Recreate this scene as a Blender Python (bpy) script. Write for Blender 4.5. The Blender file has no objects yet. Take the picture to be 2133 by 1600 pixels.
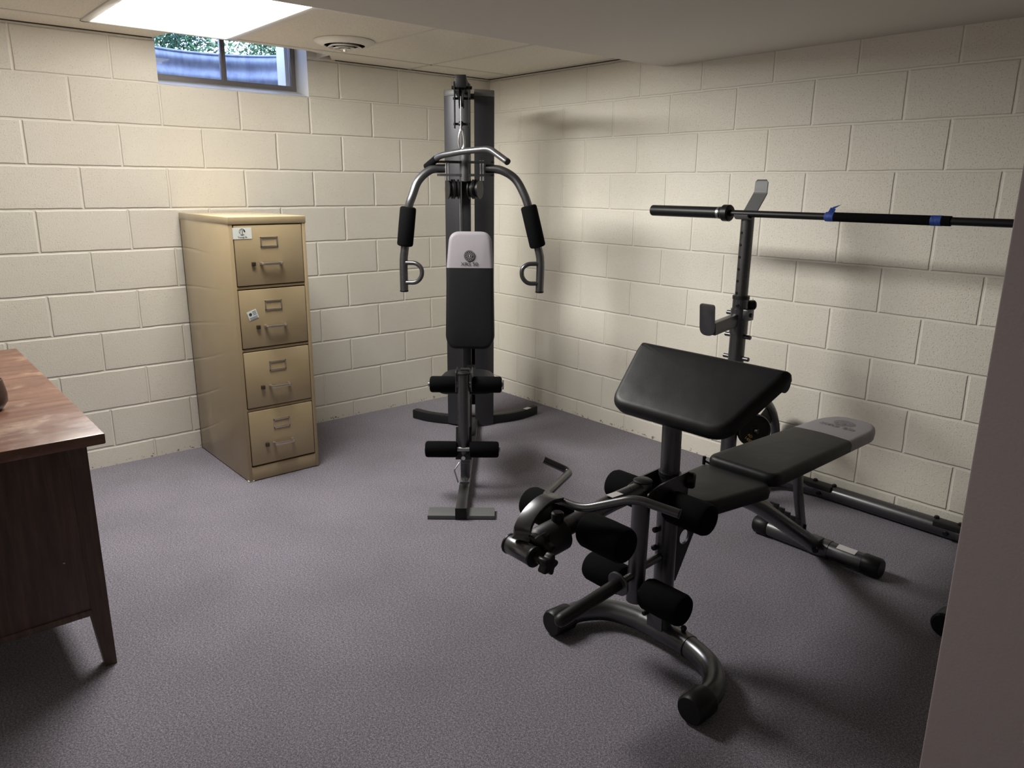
import bpy, bmesh, math, random
from mathutils import Vector, Matrix
random.seed(7)
sc = bpy.context.scene
C = sc.collection
PI = math.pi
R = math.radians

# ------------------------------------------------------------------ camera, world, exposure
def look(yaw, pitch, roll):
    f = Vector((math.sin(yaw)*math.cos(pitch), math.cos(yaw)*math.cos(pitch), math.sin(pitch)))
    r = Vector((math.cos(yaw), -math.sin(yaw), 0)); u = r.cross(f)
    r2 = r*math.cos(roll)+u*math.sin(roll); u2 = -r*math.sin(roll)+u*math.cos(roll)
    return Matrix((r2, u2, -f)).transposed()
cam_d = bpy.data.cameras.new('camera'); cam = bpy.data.objects.new('camera', cam_d); C.objects.link(cam)
cam.matrix_world = Matrix.Translation((-3.41645, -4.22804, 1.44722)) @ look(R(40.69462), R(-14.63895), R(.52142)).to_4x4()
cam_d.sensor_width = 36; cam_d.lens = 1574.137/2133*36; cam_d.clip_start = .02
sc.camera = cam
sc.view_settings.view_transform = 'Standard'; sc.view_settings.look = 'None'
sc.view_settings.gamma = 1; sc.view_settings.use_curve_mapping = False
sc.view_settings.exposure = 0.0
BACKCUT = (.20, .60, 1.0, .015); BATMAX = 1.8
PANEL = 3.0           # radiance of the ceiling light's diffuser as seen
ld = bpy.data.lights.new('fluorescent_tubes', 'AREA'); ld.shape = 'RECTANGLE'; ld.size = .59; ld.size_y = 1.20
ld.energy = 90; ld.color = (1, .985, .925)
# beam shape invented to even out the walls: batwing, dimmed towards the back wall
ld.use_nodes = True; _lt = ld.node_tree; _le = [n for n in _lt.nodes if n.type == 'EMISSION'][0]
_lg = _lt.nodes.new('ShaderNodeNewGeometry'); _ls = _lt.nodes.new('ShaderNodeSeparateXYZ'); _lt.links.new(_lg.outputs['Incoming'], _ls.inputs[0])
def _lm(op, a, b_, c_=None):
    n = _lt.nodes.new('ShaderNodeMath'); n.operation = op
    for i, v in enumerate((a, b_)):
        if hasattr(v, 'is_output'): _lt.links.new(v, n.inputs[i])
        else: n.inputs[i].default_value = v
    return n.outputs[0]
_mr = _lt.nodes.new('ShaderNodeMapRange'); _mr.interpolation_type = 'SMOOTHSTEP'; _lt.links.new(_ls.outputs[1], _mr.inputs[0])
for _i, _v in zip((1, 2, 3, 4), BACKCUT): _mr.inputs[_i].default_value = _v
_bw = _lm('MINIMUM', BATMAX, _lm('DIVIDE', .62, _lm('ABSOLUTE', _ls.outputs[2], 0)))
_lt.links.new(_lm('MULTIPLY', _bw, _mr.outputs[0]), _le.inputs['Strength'])
lamp = bpy.data.objects.new('fluorescent_tubes', ld); C.objects.link(lamp); lamp.location = (-2.175, -.853, 2.1393)
world = bpy.data.worlds.new('sky'); sc.world = world; world.use_nodes = True
bg = world.node_tree.nodes['Background']; bg.inputs[0].default_value = (.46, .60, 1, 1); bg.inputs[1].default_value = 7.0

# ------------------------------------------------------------------ materials
def mat(name, col, rough=.5, metal=0, spec=.5, **k):
    m = bpy.data.materials.new(name); m.use_nodes = True
    b = m.node_tree.nodes['Principled BSDF']
    b.inputs['Base Color'].default_value = (*col, 1); b.inputs['Roughness'].default_value = rough
    b.inputs['Metallic'].default_value = metal; b.inputs['Specular IOR Level'].default_value = spec
    for a, v in k.items(): b.inputs[a.replace('_', ' ')].default_value = v
    return m
class NT:
    def __init__(s, m): s.t = m.node_tree; s.n = s.t.nodes; s.b = s.n['Principled BSDF']
    def node(s, typ, props=None, **ins):
        n = s.n.new(typ)
        for k, v in (props or {}).items(): setattr(n, k, v)
        for k, v in ins.items():
            key = int(k[1:]) if k[0] == 'i' and k[1:].isdigit() else k.replace('_', ' ')
            if hasattr(v, 'is_output'): s.t.links.new(v, n.inputs[key])
            else: n.inputs[key].default_value = v
        return n
    def math(s, op, a, b=0.0, c=None):
        n = s.node('ShaderNodeMath', {'operation': op}, i0=a, i1=b)
        if c is not None: n.inputs[2].default_value = c
        return n.outputs[0]
    def link(s, a, b): s.t.links.new(a, s.b.inputs[b])
    def ramp(s, fac, stops):
        n = s.n.new('ShaderNodeValToRGB'); s.t.links.new(fac, n.inputs[0]); e = n.color_ramp.elements
        while len(e) < len(stops): e.new(.5)
        for q, (p, c) in zip(e, stops): q.position = p; q.color = (*c, 1) if len(c) == 3 else c
        return n.outputs[0]
    def bump(s, h, strength, dist, prev=None):
        n = s.node('ShaderNodeBump', None, Height=h, Strength=strength, Distance=dist)
        if prev is not None: s.t.links.new(prev, n.inputs['Normal'])
        return n.outputs[0]
    def noise(s, vec, scale, detail=2, rough=.5):
        return s.node('ShaderNodeTexNoise', None, Vector=vec, Scale=scale, Detail=detail, Roughness=rough).outputs[0]

def block_mat(name, axis, shift, off):
    """painted concrete block: 406 x 203 mm running bond, tooled joints, pitted face"""
    m = mat(name, (.70, .655, .55), .62, spec=.28); t = NT(m)
    g = t.node('ShaderNodeNewGeometry').outputs['Position']
    sp = t.node('ShaderNodeSeparateXYZ', None, i0=g)
    d = t.math('MULTIPLY', sp.outputs[axis], -1.0)
    wob = t.math('MULTIPLY', t.math('SUBTRACT', t.noise(g, 9, 2), .5), .006)
    u = t.math('ADD', t.math('ADD', d, 40*.4064+shift), wob)
    v = t.math('ADD', t.math('ADD', sp.outputs[2], 20*.2032-.102), wob)
    cv = t.node('ShaderNodeCombineXYZ', None, i0=u, i1=v).outputs[0]
    br = t.node('ShaderNodeTexBrick', {'offset': off, 'offset_frequency': 2, 'squash_frequency': 2, 'squash': 1.0}, Vector=cv, Scale=1.0)
    br.inputs['Mortar Size'].default_value = .0085; br.inputs['Mortar Smooth'].default_value = .75
    br.inputs['Brick Width'].default_value = .4064; br.inputs['Row Height'].default_value = .2032
    br.inputs['Color1'].default_value = (.93, .93, .93, 1); br.inputs['Color2'].default_value = (1.04, 1.03, 1.02, 1)
    br.inputs['Mortar'].default_value = (1.10, 1.09, 1.07, 1)
    fac = br.outputs['Fac']
    big = t.noise(g, 2.3, 3); fine = t.noise(g, 110, 3, .6); pits = t.noise(g, 190, 2, .5)
    base = t.ramp(big, [(.3, (.80, .76, .67)), (.7, (.84, .80, .72))])
    mul = t.node('ShaderNodeMix', {'data_type': 'RGBA', 'blend_type': 'MULTIPLY'}, i0=.55, i6=base, i7=br.outputs['Color']).outputs[2]
    # flaked paint just above the carpet
    low = t.math('LESS_THAN', sp.outputs[2], .022); fl = t.math('GREATER_THAN', t.noise(g, 45, 4, .7), .60)
    dirt = t.math('MULTIPLY', low, fl)
    pit = t.math('MULTIPLY', t.math('LESS_THAN', pits, .30), .32)
    dm = t.math('MAXIMUM', dirt, pit)
    colr = t.node('ShaderNodeMix', {'data_type': 'RGBA'}, i0=dm, i6=mul, i7=(.24, .20, .15, 1)).outputs[2]
    t.link(colr, 'Base Color')
    pr = t.ramp(pits, [(.27, (0, 0, 0)), (.42, (1, 1, 1))])
    h = t.math('ADD', t.math('MULTIPLY', fine, .6), t.math('MULTIPLY', pr, .9))
    h = t.math('MULTIPLY', h, t.math('SUBTRACT', 1.0, t.math('MULTIPLY', fac, .75)))
    b1 = t.bump(h, .60, .0032)
    b2 = t.bump(t.math('MULTIPLY', fac, -1.0), .6, .0034, b1)
    t.link(b2, 'Normal')
    return m
M = {}
M['block_back'] = block_mat('painted_block_back', 0, .0914, .518)
M['block_right'] = block_mat('painted_block_right', 1, .3078, .4724)
M['reveal'] = mat('white_reveal_paint', (.74, .73, .70), .6)
def carpet():
    m = mat('carpet', (.12, .11, .13), .97, spec=.1); t = NT(m)
    g = t.node('ShaderNodeNewGeometry').outputs['Position']
    mp = t.node('ShaderNodeMapping', None, Vector=g); mp.inputs['Rotation'].default_value = (0, 0, R(35)); mp.inputs['Scale'].default_value = (1, 2.4, 1)
    f = t.noise(mp.outputs[0], 250, 2, .6); f2 = t.noise(g, 150, 3, .7); bigp = t.noise(g, 2.2, 3, .55)
    k = t.math('ADD', t.math('MULTIPLY', f, .62), t.math('MULTIPLY', f2, .38))
    c = t.ramp(k, [(.34, (.042, .038, .048)), (.49, (.166, .157, .184)), (.64, (.45, .43, .475))])
    w = t.ramp(bigp, [(.35, (.90, .88, .90)), (.65, (1.06, 1.03, 1.08))])
    mx = t.node('ShaderNodeMix', {'data_type': 'RGBA', 'blend_type': 'MULTIPLY'}, i0=1.0, i6=c, i7=w).outputs[2]
    t.link(mx, 'Base Color'); t.link(t.bump(k, .65, .005), 'Normal')
    t.b.inputs['Sheen Weight'].default_value = .12; t.b.inputs['Sheen Roughness'].default_value = .6
    return m
M['carpet'] = carpet()
def tile():
    m = mat('ceiling_tile', (.70, .655, .56), .9, spec=.15); t = NT(m)
    g = t.node('ShaderNodeNewGeometry').outputs['Position']
    n = t.noise(g, 120, 3, .7); n2 = t.noise(g, 60, 2, .5)
    c = t.ramp(n, [(.36, (.70, .66, .57)), (.47, (.82, .78, .69)), (.7, (.85, .81, .73))])
    t.link(c, 'Base Color'); t.link(t.bump(t.math('ADD', n, n2), .5, .003), 'Normal')
    return m
M['tile'] = tile()
def drywall():
    m = mat('painted_soffit', (.66, .63, .58), .75, spec=.2); t = NT(m)
    g = t.node('ShaderNodeNewGeometry').outputs['Position']
    t.link(t.bump(t.noise(g, 160, 2), .12, .001), 'Normal'); return m
M['soffit'] = drywall()
M['grid'] = mat('ceiling_grid_paint', (.66, .63, .56), .5)
M['plain_wall'] = mat('plain_wall', (.82, .79, .74), .8)
M['part'] = mat('grey_mauve_paint', (.42, .36, .375), .55, spec=.35)
_t = NT(M['part']); _g = _t.node('ShaderNodeNewGeometry').outputs['Position']; _t.link(_t.bump(_t.noise(_g, 220, 2), .15, .001), 'Normal')
def frame_metal(name, col, rough, metal):
    m = mat(name, col, rough, metal); t = NT(m)
    o = t.node('ShaderNodeTexCoord').outputs['Object']
    n = t.noise(o, 420, 2); n2 = t.noise(o, 9, 3)
    t.link(t.bump(n, .10, .0006), 'Normal')
    t.link(t.ramp(n2, [(.3, (rough-.05,)*3), (.7, (rough+.08,)*3)]), 'Roughness')
    return m
M['metal'] = frame_metal('charcoal_hammered_metal', (.115, .115, .123), .29, .82)
M['metal_dark'] = frame_metal('dark_metal', (.018, .018, .020), .45, .4)
M['cradle'] = mat('grey_cradle_paint', (.14, .14, .145), .55, .3)
M['chrome'] = mat('chrome', (.62, .62, .64), .18, 1)
M['steel'] = mat('brushed_steel', (.38, .38, .40), .33, 1)
M['foam'] = mat('black_foam', (.0035, .0035, .004), .9, spec=.08)
_t = NT(M['foam']); _o = _t.node('ShaderNodeTexCoord').outputs['Object']; _t.link(_t.bump(_t.noise(_o, 500, 2), .4, .001), 'Normal')
M['plastic'] = mat('black_plastic', (.006, .006, .007), .42, spec=.3)
def vinyl(name, col, rough):
    m = mat(name, col, rough, spec=.27); t = NT(m)
    o = t.node('ShaderNodeTexCoord').outputs['Object']
    a = t.bump(t.noise(o, 380, 2), .25, .0008); b = t.bump(t.noise(o, 7, 2), .25, .012, a); t.link(b, 'Normal'); return m
M['vinyl'] = vinyl('black_vinyl', (.0095, .0095, .0115), .46)
M['vinyl_grey'] = vinyl('grey_vinyl', (.27, .25, .275), .5)
M['emboss'] = mat('emblem_print', (.012, .012, .014), .5)
M['emboss_soft'] = mat('faint_grey_print', (.13, .12, .13), .5)
M['print_light'] = mat('emblem_light_print', (.33, .30, .33), .5)
def shroud_m():
    m = mat('grey_shroud_plastic', (.045, .045, .052), .36, .5); return m
M['shroud'] = shroud_m()
M['shroud_cap'] = mat('shroud_cap', (.13, .125, .125), .45, .4)
def cab():
    m = mat('tan_enamel', (.40, .305, .165), .14, spec=.5); t = NT(m)
    o = t.node('ShaderNodeTexCoord').outputs['Object']
    n = t.noise(o, 3, 3); t.link(t.ramp(n, [(.3, (.375, .290, .170)), (.7, (.410, .320, .195))]), 'Base Color')
    a = t.bump(t.noise(o, 2.5, 1), .12, .02); b = t.bump(t.noise(o, 350, 2), .06, .0008, a); t.link(b, 'Normal')
    return m
M['cab'] = cab()
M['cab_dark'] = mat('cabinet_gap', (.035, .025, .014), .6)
M['brass'] = mat('aged_nickel', (.62, .56, .50), .30, .95)
M['brass_dark'] = mat('tarnished_latch', (.12, .09, .075), .4, .9)
M['sticker'] = mat('white_sticker', (.78, .80, .76), .5)
M['ink'] = mat('dark_green_ink', (.02, .045, .035), .6)
M['ink_blue'] = mat('blue_grey_ink', (.12, .16, .26), .6)
M['label_silver'] = mat('silver_label', (.55, .52, .52), .45)
M['gold'] = mat('gold_lettering', (.75, .48, .16), .4)
M['tape'] = mat('blue_masking_tape', (.016, .055, .30), .6)
_t = NT(M['tape']); _o = _t.node('ShaderNodeTexCoord').outputs['Object']; _t.link(_t.bump(_t.noise(_o, 90, 3), .7, .004), 'Normal')
def wood(name, c0, c1, c2, rough, spec=.5, wear=False):
    m = mat(name, c1, rough, spec=spec); t = NT(m)
    o = t.node('ShaderNodeTexCoord').outputs['Object']
    mp = t.node('ShaderNodeMapping', None, Vector=o); mp.inputs['Scale'].default_value = (1.5, 14, 14) if wear else (16, 16, 1.6)
    n = t.noise(mp.outputs[0], 2.2, 6, .62)
    c = t.ramp(n, [(.32, c0), (.5, c1), (.68, c2)])
    if wear:
        w = t.noise(o, 5, 5, .7); wm = t.ramp(w, [(.52, (0, 0, 0)), (.66, (.55, .55, .55))])
        c = t.node('ShaderNodeMix', {'data_type': 'RGBA'}, i0=wm, i6=c, i7=(.36, .255, .17, 1)).outputs[2]
        t.link(t.ramp(w, [(.4, (rough-.06,)*3), (.7, (rough+.2,)*3)]), 'Roughness')
    t.link(c, 'Base Color'); t.link(t.bump(n, .12, .001), 'Normal'); return m
M['wood_top'] = wood('worn_walnut_top', (.085, .034, .022), (.14, .062, .040), (.20, .10, .065), .34, wear=True)
M['wood'] = wood('dark_walnut', (.058, .036, .029), (.090, .054, .043), (.135, .084, .067), .42, spec=.35)
M['wood_obj'] = mat('dark_brown_varnish', (.05, .025, .018), .35)
M['vent'] = mat('vent_enamel', (.78, .75, .68), .4)
M['vent_in'] = mat('vent_inside', (.03, .026, .022), .8)
M['lamp_frame'] = mat('lamp_frame', (.72, .70, .66), .4)
def emis(name, col, s):
    m = mat(name, (.9, .9, .9), .5); b = m.node_tree.nodes['Principled BSDF']
    b.inputs['Emission Color'].default_value = (*col, 1); b.inputs['Emission Strength'].default_value = s; return m
M['diffuser'] = emis('lit_diffuser', (1, .965, .90), PANEL)
M['win_frame'] = mat('window_steel', (.26, .235, .235), .5, .2)
M['glass'] = bpy.data.materials.new('window_glass'); M['glass'].use_nodes = True
_n = M['glass'].node_tree; _n.nodes.remove(_n.nodes['Principled BSDF'])
_tr = _n.nodes.new('ShaderNodeBsdfTransparent'); _gl = _n.nodes.new('ShaderNodeBsdfGlossy'); _mx = _n.nodes.new('ShaderNodeMixShader'); _fr = _n.nodes.new('ShaderNodeFresnel')
_gl.inputs['Roughness'].default_value = .03; _fr.inputs[0].default_value = 1.35
for a, b in ((_fr.outputs[0], _mx.inputs[0]), (_tr.outputs[0], _mx.inputs[1]), (_gl.outputs[0], _mx.inputs[2]), (_mx.outputs[0], _n.nodes['Material Output'].inputs[0])): _n.links.new(a, b)
def galv():
    m = mat('galvanised_steel', (.52, .54, .60), .55, .15); t = NT(m)
    o = t.node('ShaderNodeTexCoord').outputs['Object']
    mp = t.node('ShaderNodeMapping', None, Vector=o); mp.inputs['Scale'].default_value = (14, 14, 3)
    n = t.noise(mp.outputs[0], 2.0, 4, .6)
    t.link(t.ramp(n, [(.3, (.20, .235, .33)), (.6, (.31, .355, .45))]), 'Base Color'); return m
M['galv'] = galv()
def leaf():
    m = mat('shrub_leaf', (.08, .22, .045), .5); t = NT(m)
    g = t.node('ShaderNodeNewGeometry').outputs['Position']
    n = t.noise(g, 3.5, 2); t.link(t.ramp(n, [(.35, (.03, .10, .05)), (.5, (.09, .21, .065)), (.65, (.22, .32, .13))]), 'Base Color')
    return m
M['leaf'] = leaf()
M['soil'] = mat('soil', (.10, .08, .06), .95)
M['bark'] = mat('shrub_stem', (.10, .075, .05), .9)

# ------------------------------------------------------------------ mesh helpers
def arcfill(pts, rad, seg=6):
    """round the inner corners of a polyline"""
    P = [Vector(p) for p in pts]
    if rad <= 0 or len(P) < 3: return P
    out = [P[0]]
    for a, b, c in zip(P, P[1:], P[2:]):
        u = (a-b); v = (c-b); d = min(rad, u.length*.48, v.length*.48)
        p = b+u.normalized()*d; q = b+v.normalized()*d
        for i in range(seg+1):
            t = i/seg; out.append(p*(1-t)**2+b*2*t*(1-t)+q*t*t)
    out.append(P[-1]); return out
def spline(pts, n=8):
    P = [Vector(p) for p in pts]; P = [P[0]*2-P[1]]+P+[P[-1]*2-P[-2]]; out = []
    for i in range(1, len(P)-2):
        a, b, c, d = P[i-1:i+3]
        for k in range(n):
            t = k/n
            out.append(.5*((2*b)+(c-a)*t+(2*a-5*b+4*c-d)*t*t+(3*b-a-3*c+d)*t**3))
    out.append(P[-2]); return out
def round_poly(pts, rad, seg=5):
    n = len(pts); out = []
    rads = rad if isinstance(rad, (list, tuple)) else [rad]*n
    for i in range(n):
        a, b, c = Vector(pts[i-1]), Vector(pts[i]), Vector(pts[(i+1) % n]); r_ = rads[i]
        u = a-b; v = c-b; d = min(r_, u.length*.49, v.length*.49)
        if d <= 1e-6: out.append(b); continue
        p = b+u.normalized()*d; q = b+v.normalized()*d
        for k in range(seg+1):
            t = k/seg; out.append(p*(1-t)**2+b*2*t*(1-t)+q*t*t)
    return [tuple(p) for p in out]
class MB:
    def __init__(s, W=None): s.v = []; s.f = []; s.W = W   # W maps given coordinates to the object's own
    def raw(s, vs, fs, Mx=None):
        o = len(s.v)
        for p in vs:
            p = Vector(p)
            if Mx is not None: p = Mx @ p
            s.v.append(p)
        s.f += [tuple(i+o for i in f) for f in fs]; return s
    def bm(s, b, Mx=None):
        b.verts.ensure_lookup_table(); b.verts.index_update()
        s.raw([v.co.copy() for v in b.verts], [[v.index for v in f.verts] for f in b.faces], Mx); b.free(); return s
    def box(s, c, size, rot=None, bev=0, seg=2):
        b = bmesh.new(); bmesh.ops.create_cube(b, size=1); bmesh.ops.scale(b, vec=Vector(size), verts=b.verts)
        if bev > 0: bmesh.ops.bevel(b, geom=b.edges[:], offset=min(bev, min(size)*.45), segments=seg, affect='EDGES', profile=.5)
        return s.bm(b, Matrix.Translation(c) @ (rot.to_4x4() if rot is not None else Matrix.Identity(4)))
    def box2(s, a, b, bev=0):
        a = Vector(a); b = Vector(b); return s.box((a+b)/2, [abs(x) for x in (b-a)], bev=bev)
    def sweep(s, path, sec, up=None, caps=True, closed=False, scale=None):
        P = [Vector(p) for p in path]; n = len(P); m = len(sec); vs = []
        T = []
        for i in range(n):
            if closed: d = P[(i+1) % n]-P[i-1]
            else: d = P[min(i+1, n-1)]-P[max(i-1, 0)]
            T.append(d.normalized())
        if up is None:
            nrm = T[0].orthogonal().normalized()
        for i in range(n):
            if up is not None:
                side = Vector(up).cross(T[i]).normalized(); nn = T[i].cross(side)
            else:
                if i > 0:
                    q = T[i-1].rotation_difference(T[i]); nrm = q @ nrm
                side = T[i].cross(nrm).normalized(); nn = nrm
            k = scale[i] if scale else 1
            for a, b in sec: vs.append(P[i]+side*a*k+nn*b*k)
        fs = []
        for i in range(n if closed else n-1):
            j = (i+1) % n
            for q in range(m): w = (q+1) % m; fs.append((i*m+q, i*m+w, j*m+w, j*m+q))
        if caps and not closed: fs += [tuple(range(m-1, -1, -1)), tuple((n-1)*m+q for q in range(m))]
        return s.raw(vs, fs)
    def tube(s, pts, r, rb=None, fil=0, seg=20, up=None, smooth=False, caps=True):
        rb = rb or r; p = spline(pts) if smooth else arcfill(pts, fil)
        return s.sweep(p, [(r*math.cos(2*PI*k/seg), rb*math.sin(2*PI*k/seg)) for k in range(seg)], up, caps)
    def bar(s, pts, w, h, fil=0, up=(0, 0, 1), smooth=False, c=.12):
        """rectangular section: w across, h along up"""
        p = spline(pts) if smooth else arcfill(pts, fil); e = min(w, h)*c
        sec = round_poly([(-w/2, -h/2), (w/2, -h/2), (w/2, h/2), (-w/2, h/2)], e, 2)
        return s.sweep(p, sec, up)
    def lathe(s, prof, org, axis, seg=32, caps=True):
        q = Vector((0, 0, 1)).rotation_difference(Vector(axis).normalized()).to_matrix().to_4x4()
        vs = [(r_*math.cos(2*PI*k/seg), r_*math.sin(2*PI*k/seg), h) for r_, h in prof for k in range(seg)]
        fs = [(i*seg+k, i*seg+(k+1) % seg, (i+1)*seg+(k+1) % seg, (i+1)*seg+k) for i in range(len(prof)-1) for k in range(seg)]
        if caps: fs += [tuple(range(seg-1, -1, -1)), tuple((len(prof)-1)*seg+k for k in range(seg))]
        return s.raw(vs, fs, Matrix.Translation(org) @ q)
    def cyl(s, a, b, r, seg=24, ch=.0):
        a = Vector(a); b = Vector(b); L = (b-a).length; e = min(ch, L*.4, r*.6) if ch else 0
        pr = [(r-e, 0), (r, e), (r, L-e), (r-e, L)] if e else [(r, 0), (r, L)]
        return s.lathe(pr, a, b-a, seg)
    def foamroll(s, a, b, r):
        a = Vector(a); b = Vector(b); L = (b-a).length; e = r*.28
        pr = [(r*.45, 0), (r-e, 0), (r-e*.3, e*.3), (r, e), (r*1.01, L/2), (r, L-e), (r-e*.3, L-e*.3), (r-e, L), (r*.45, L)]
        return s.lathe(pr, a, b-a, 28)
    def prism(s, poly, th, Mx, bev=0):
        b = bmesh.new(); f = b.faces.new([b.verts.new((x, y, -th/2)) for x, y in poly])
        r_ = bmesh.ops.extrude_face_region(b, geom=[f]); bmesh.ops.translate(b, vec=(0, 0, th), verts=[g for g in r_['geom'] if isinstance(g, bmesh.types.BMVert)])
        bmesh.ops.recalc_face_normals(b, faces=b.faces[:])
        if bev > 0:
            ed = [e for e in b.edges if len(e.link_faces) == 2 and e.calc_face_angle(0) > .9]
            bmesh.ops.bevel(b, geom=ed, offset=bev, segments=2, affect='EDGES', profile=.5)
        return s.bm(b, Mx)
    def pad(s, poly, th, Mx, er=.018, crown=.006, band=None):
        """upholstered cushion: outline poly (local xy), top at z=0, puffed edge"""
        n = len(poly); P = [Vector((x, y)) for x, y in poly]
        c = sum(P, Vector((0, 0)))/n
        N = []
        for i in range(n):
            t = (P[(i+1) % n]-P[i-1]).normalized(); nn = Vector((t.y, -t.x))
            if nn.dot(P[i]-c) < 0: nn = -nn
            N.append(nn)
        loops = []
        def loop(ins, z): loops.append([(P[i].x-N[i].x*ins, P[i].y-N[i].y*ins, z) for i in range(n)])
        loop(er*.55, -th); loop(er*.12, -th+er*.25)
        loop(0, -th*.5); 
        for k in range(1, 6):
            a = k/5*PI/2; loop(er*(1-math.cos(a)), -er+er*math.sin(a)-crown)
        for f in (.3, .6, .85):
            loops.append([(c.x+(x-c.x)*(1-f), c.y+(y-c.y)*(1-f), -crown+crown*math.sin(f*PI/2)) for x, y, z in loops[7]])
        vs = [p for L in loops for p in L]; fs = []
        for i in range(len(loops)-1):
            for k in range(n): w = (k+1) % n; fs.append((i*n+k, i*n+w, (i+1)*n+w, (i+1)*n+k))
        vs.append((c.x, c.y, 0)); t = len(vs)-1; o = (len(loops)-1)*n
        fs += [(o+k, o+(k+1) % n, t) for k in range(n)]; fs.append(tuple(range(n-1, -1, -1)))
        return s.raw(vs, fs, Mx)
    def ball(s, c, r, sx=1, sy=1, sz=1, seg=16):
        b = bmesh.new(); bmesh.ops.create_uvsphere(b, u_segments=seg, v_segments=seg//2, radius=r)
        return s.bm(b, Matrix.Translation(c) @ Matrix.Diagonal((sx, sy, sz, 1)))
    def mesh(s, name, angle=38):
        me = bpy.data.meshes.new(name)
        W = s.W; vs = [(W @ v if W is not None else v) for v in s.v]
        me.from_pydata([tuple(v) for v in vs], [], s.f)
        b = bmesh.new(); b.from_mesh(me); bmesh.ops.recalc_face_normals(b, faces=b.faces[:]); b.to_mesh(me); b.free()
        for p in me.polygons: p.use_smooth = True
        me.set_sharp_from_angle(angle=R(angle)); me.update(); return me
def link(name, me, m, parent=None, **props):
    o = bpy.data.objects.new(name, me); C.objects.link(o)
    if m is not None:
        me.materials.clear(); me.materials.append(m)
    if parent is not None: o.parent = parent
    for k, v in props.items(): o[k] = v
    return o
def obj(name, mb, m, parent=None, **props): return link(name, mb.mesh(name), m, parent, **props)
def thing(name, label, cat, loc=(0, 0, 0), rz=0, group=None):
    o = bpy.data.objects.new(name, None); C.objects.link(o); o.empty_display_size = .1
    o.location = loc; o.rotation_euler = (0, 0, rz); o['label'] = label; o['category'] = cat
    if group: o['group'] = group
    return o
def struct(name, mb, m, parent=None):
    o = obj(name, mb, m, parent)
    if parent is None: o['kind'] = 'structure'
    return o
def text(name, body, size, m, Mx, parent, ext=.0004, align='CENTER', sx=1.0):
    cu = bpy.data.curves.new(name, 'FONT'); cu.body = body; cu.size = size; cu.extrude = ext; cu.align_x = align; cu.align_y = 'CENTER'
    t = bpy.data.objects.new('tmp_text', cu); C.objects.link(t)
    me = bpy.data.meshes.new_from_object(t.evaluated_get(bpy.context.evaluated_depsgraph_get()))
    bpy.data.objects.remove(t); me.transform(Mx @ Matrix.Diagonal((sx, 1, 1, 1)))
    return link(name, me, m, parent)
def basis(o, x, y):
    """4x4 with local x, y axes and z = x cross y"""
    x = Vector(x).normalized(); y = Vector(y).normalized(); z = x.cross(y).normalized(); y = z.cross(x)
    m = Matrix((x, y, z)).transposed().to_4x4(); m.translation = Vector(o); return m

# ------------------------------------------------------------------ the room
H = 2.143; HS = 2.071
XL, YB = -4.75, -6.2          # left wall and rear wall planes (behind / beside the camera)
TOP = 2.55
b = MB().box2((XL-.2, YB-.2, -.12), (.2, .2, 0)); struct('floor', b, M['carpet'])
wx0, wx1, wz0, wz1 = -2.137, -1.323, 1.9305, 2.36
b = MB()
b.box2((XL-.2, 0, -.1), (wx0, .2, TOP)); b.box2((wx1, 0, -.1), (.2, .2, TOP)); b.box2((wx0, 0, -.1), (wx1, .2, wz0)); b.box2((wx0, 0, wz1), (wx1, .2, TOP))
wall_back = struct('wall_back', b, M['block_back'])
b = MB().box2((0, YB-.2, -.1), (.2, 0, TOP)); struct('wall_right', b, M['block_right'])
b = MB().box2((XL-.2, YB-.2, -.1), (XL, 0, TOP)); struct('wall_left', b, M['plain_wall'])
b = MB().box2((XL, YB-.2, -.1), (0, YB, TOP)); struct('wall_front', b, M['plain_wall'])
b = MB().box2((XL-.2, YB-.2, TOP), (.2, .2, TOP+.1)); struct('roof_slab', b, M['plain_wall'])
# suspended ceiling with a notch cut for the window
poly = [(XL, YB), (0, YB), (0, 0), (-1.17, 0), (-1.25, -.13), (-1.40, -.185), (-2.115, -.195), (-2.145, 0), (XL, 0)]
b = MB().prism(poly, .016, Matrix.Translation((0, 0, H+.008))); struct('ceiling', b, M['tile'])
b = MB()
def gbar(x0, y0, x1, y1, w=.022):
    b.box2((min(x0, x1)-(w/2 if x0 == x1 else 0), min(y0, y1)-(w/2 if y0 == y1 else 0), H-.0022), (max(x0, x1)+(w/2 if x0 == x1 else 0), max(y0, y1)+(w/2 if y0 == y1 else 0), H+.0005))
for x in (-3.7, -3.09, -1.25, -.65): gbar(x, -1.48, x, -.262)
for x in (-3.09, -.65): gbar(x, -.26, x, 0)
gbar(XL, -.25, -.04, -.25); gbar(-.04, -1.48, -.04, -.0)
struct('trim_1', b, M['grid'])
b = MB()
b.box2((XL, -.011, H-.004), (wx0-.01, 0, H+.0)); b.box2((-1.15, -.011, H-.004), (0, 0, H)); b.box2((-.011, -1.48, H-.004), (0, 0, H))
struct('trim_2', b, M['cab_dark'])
# soffit: a lowered, painted drop with a soft lower edge
prof = round_poly([(0, 0), (0, -.0715), (-4.8, -.0715), (-4.8, 0)], [0, .03, 0, 0], 5)
b = MB().prism([(p[0], p[1]) for p in prof], 4.75, basis((-2.375, -1.447, H), (0, 1, 0), (0, 0, 1))); struct('trim_3', b, M['soffit'])
# near wall end, right of the camera
az = R(73.55); D = 1.05
ex, ey = -3.41645+D*math.sin(az), -4.22804+D*math.cos(az)
b = MB().box2((ex, YB, 0), (ex+.11, ey, HS), bev=.0025); struct('wall_partition', b, M['part'])

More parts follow.
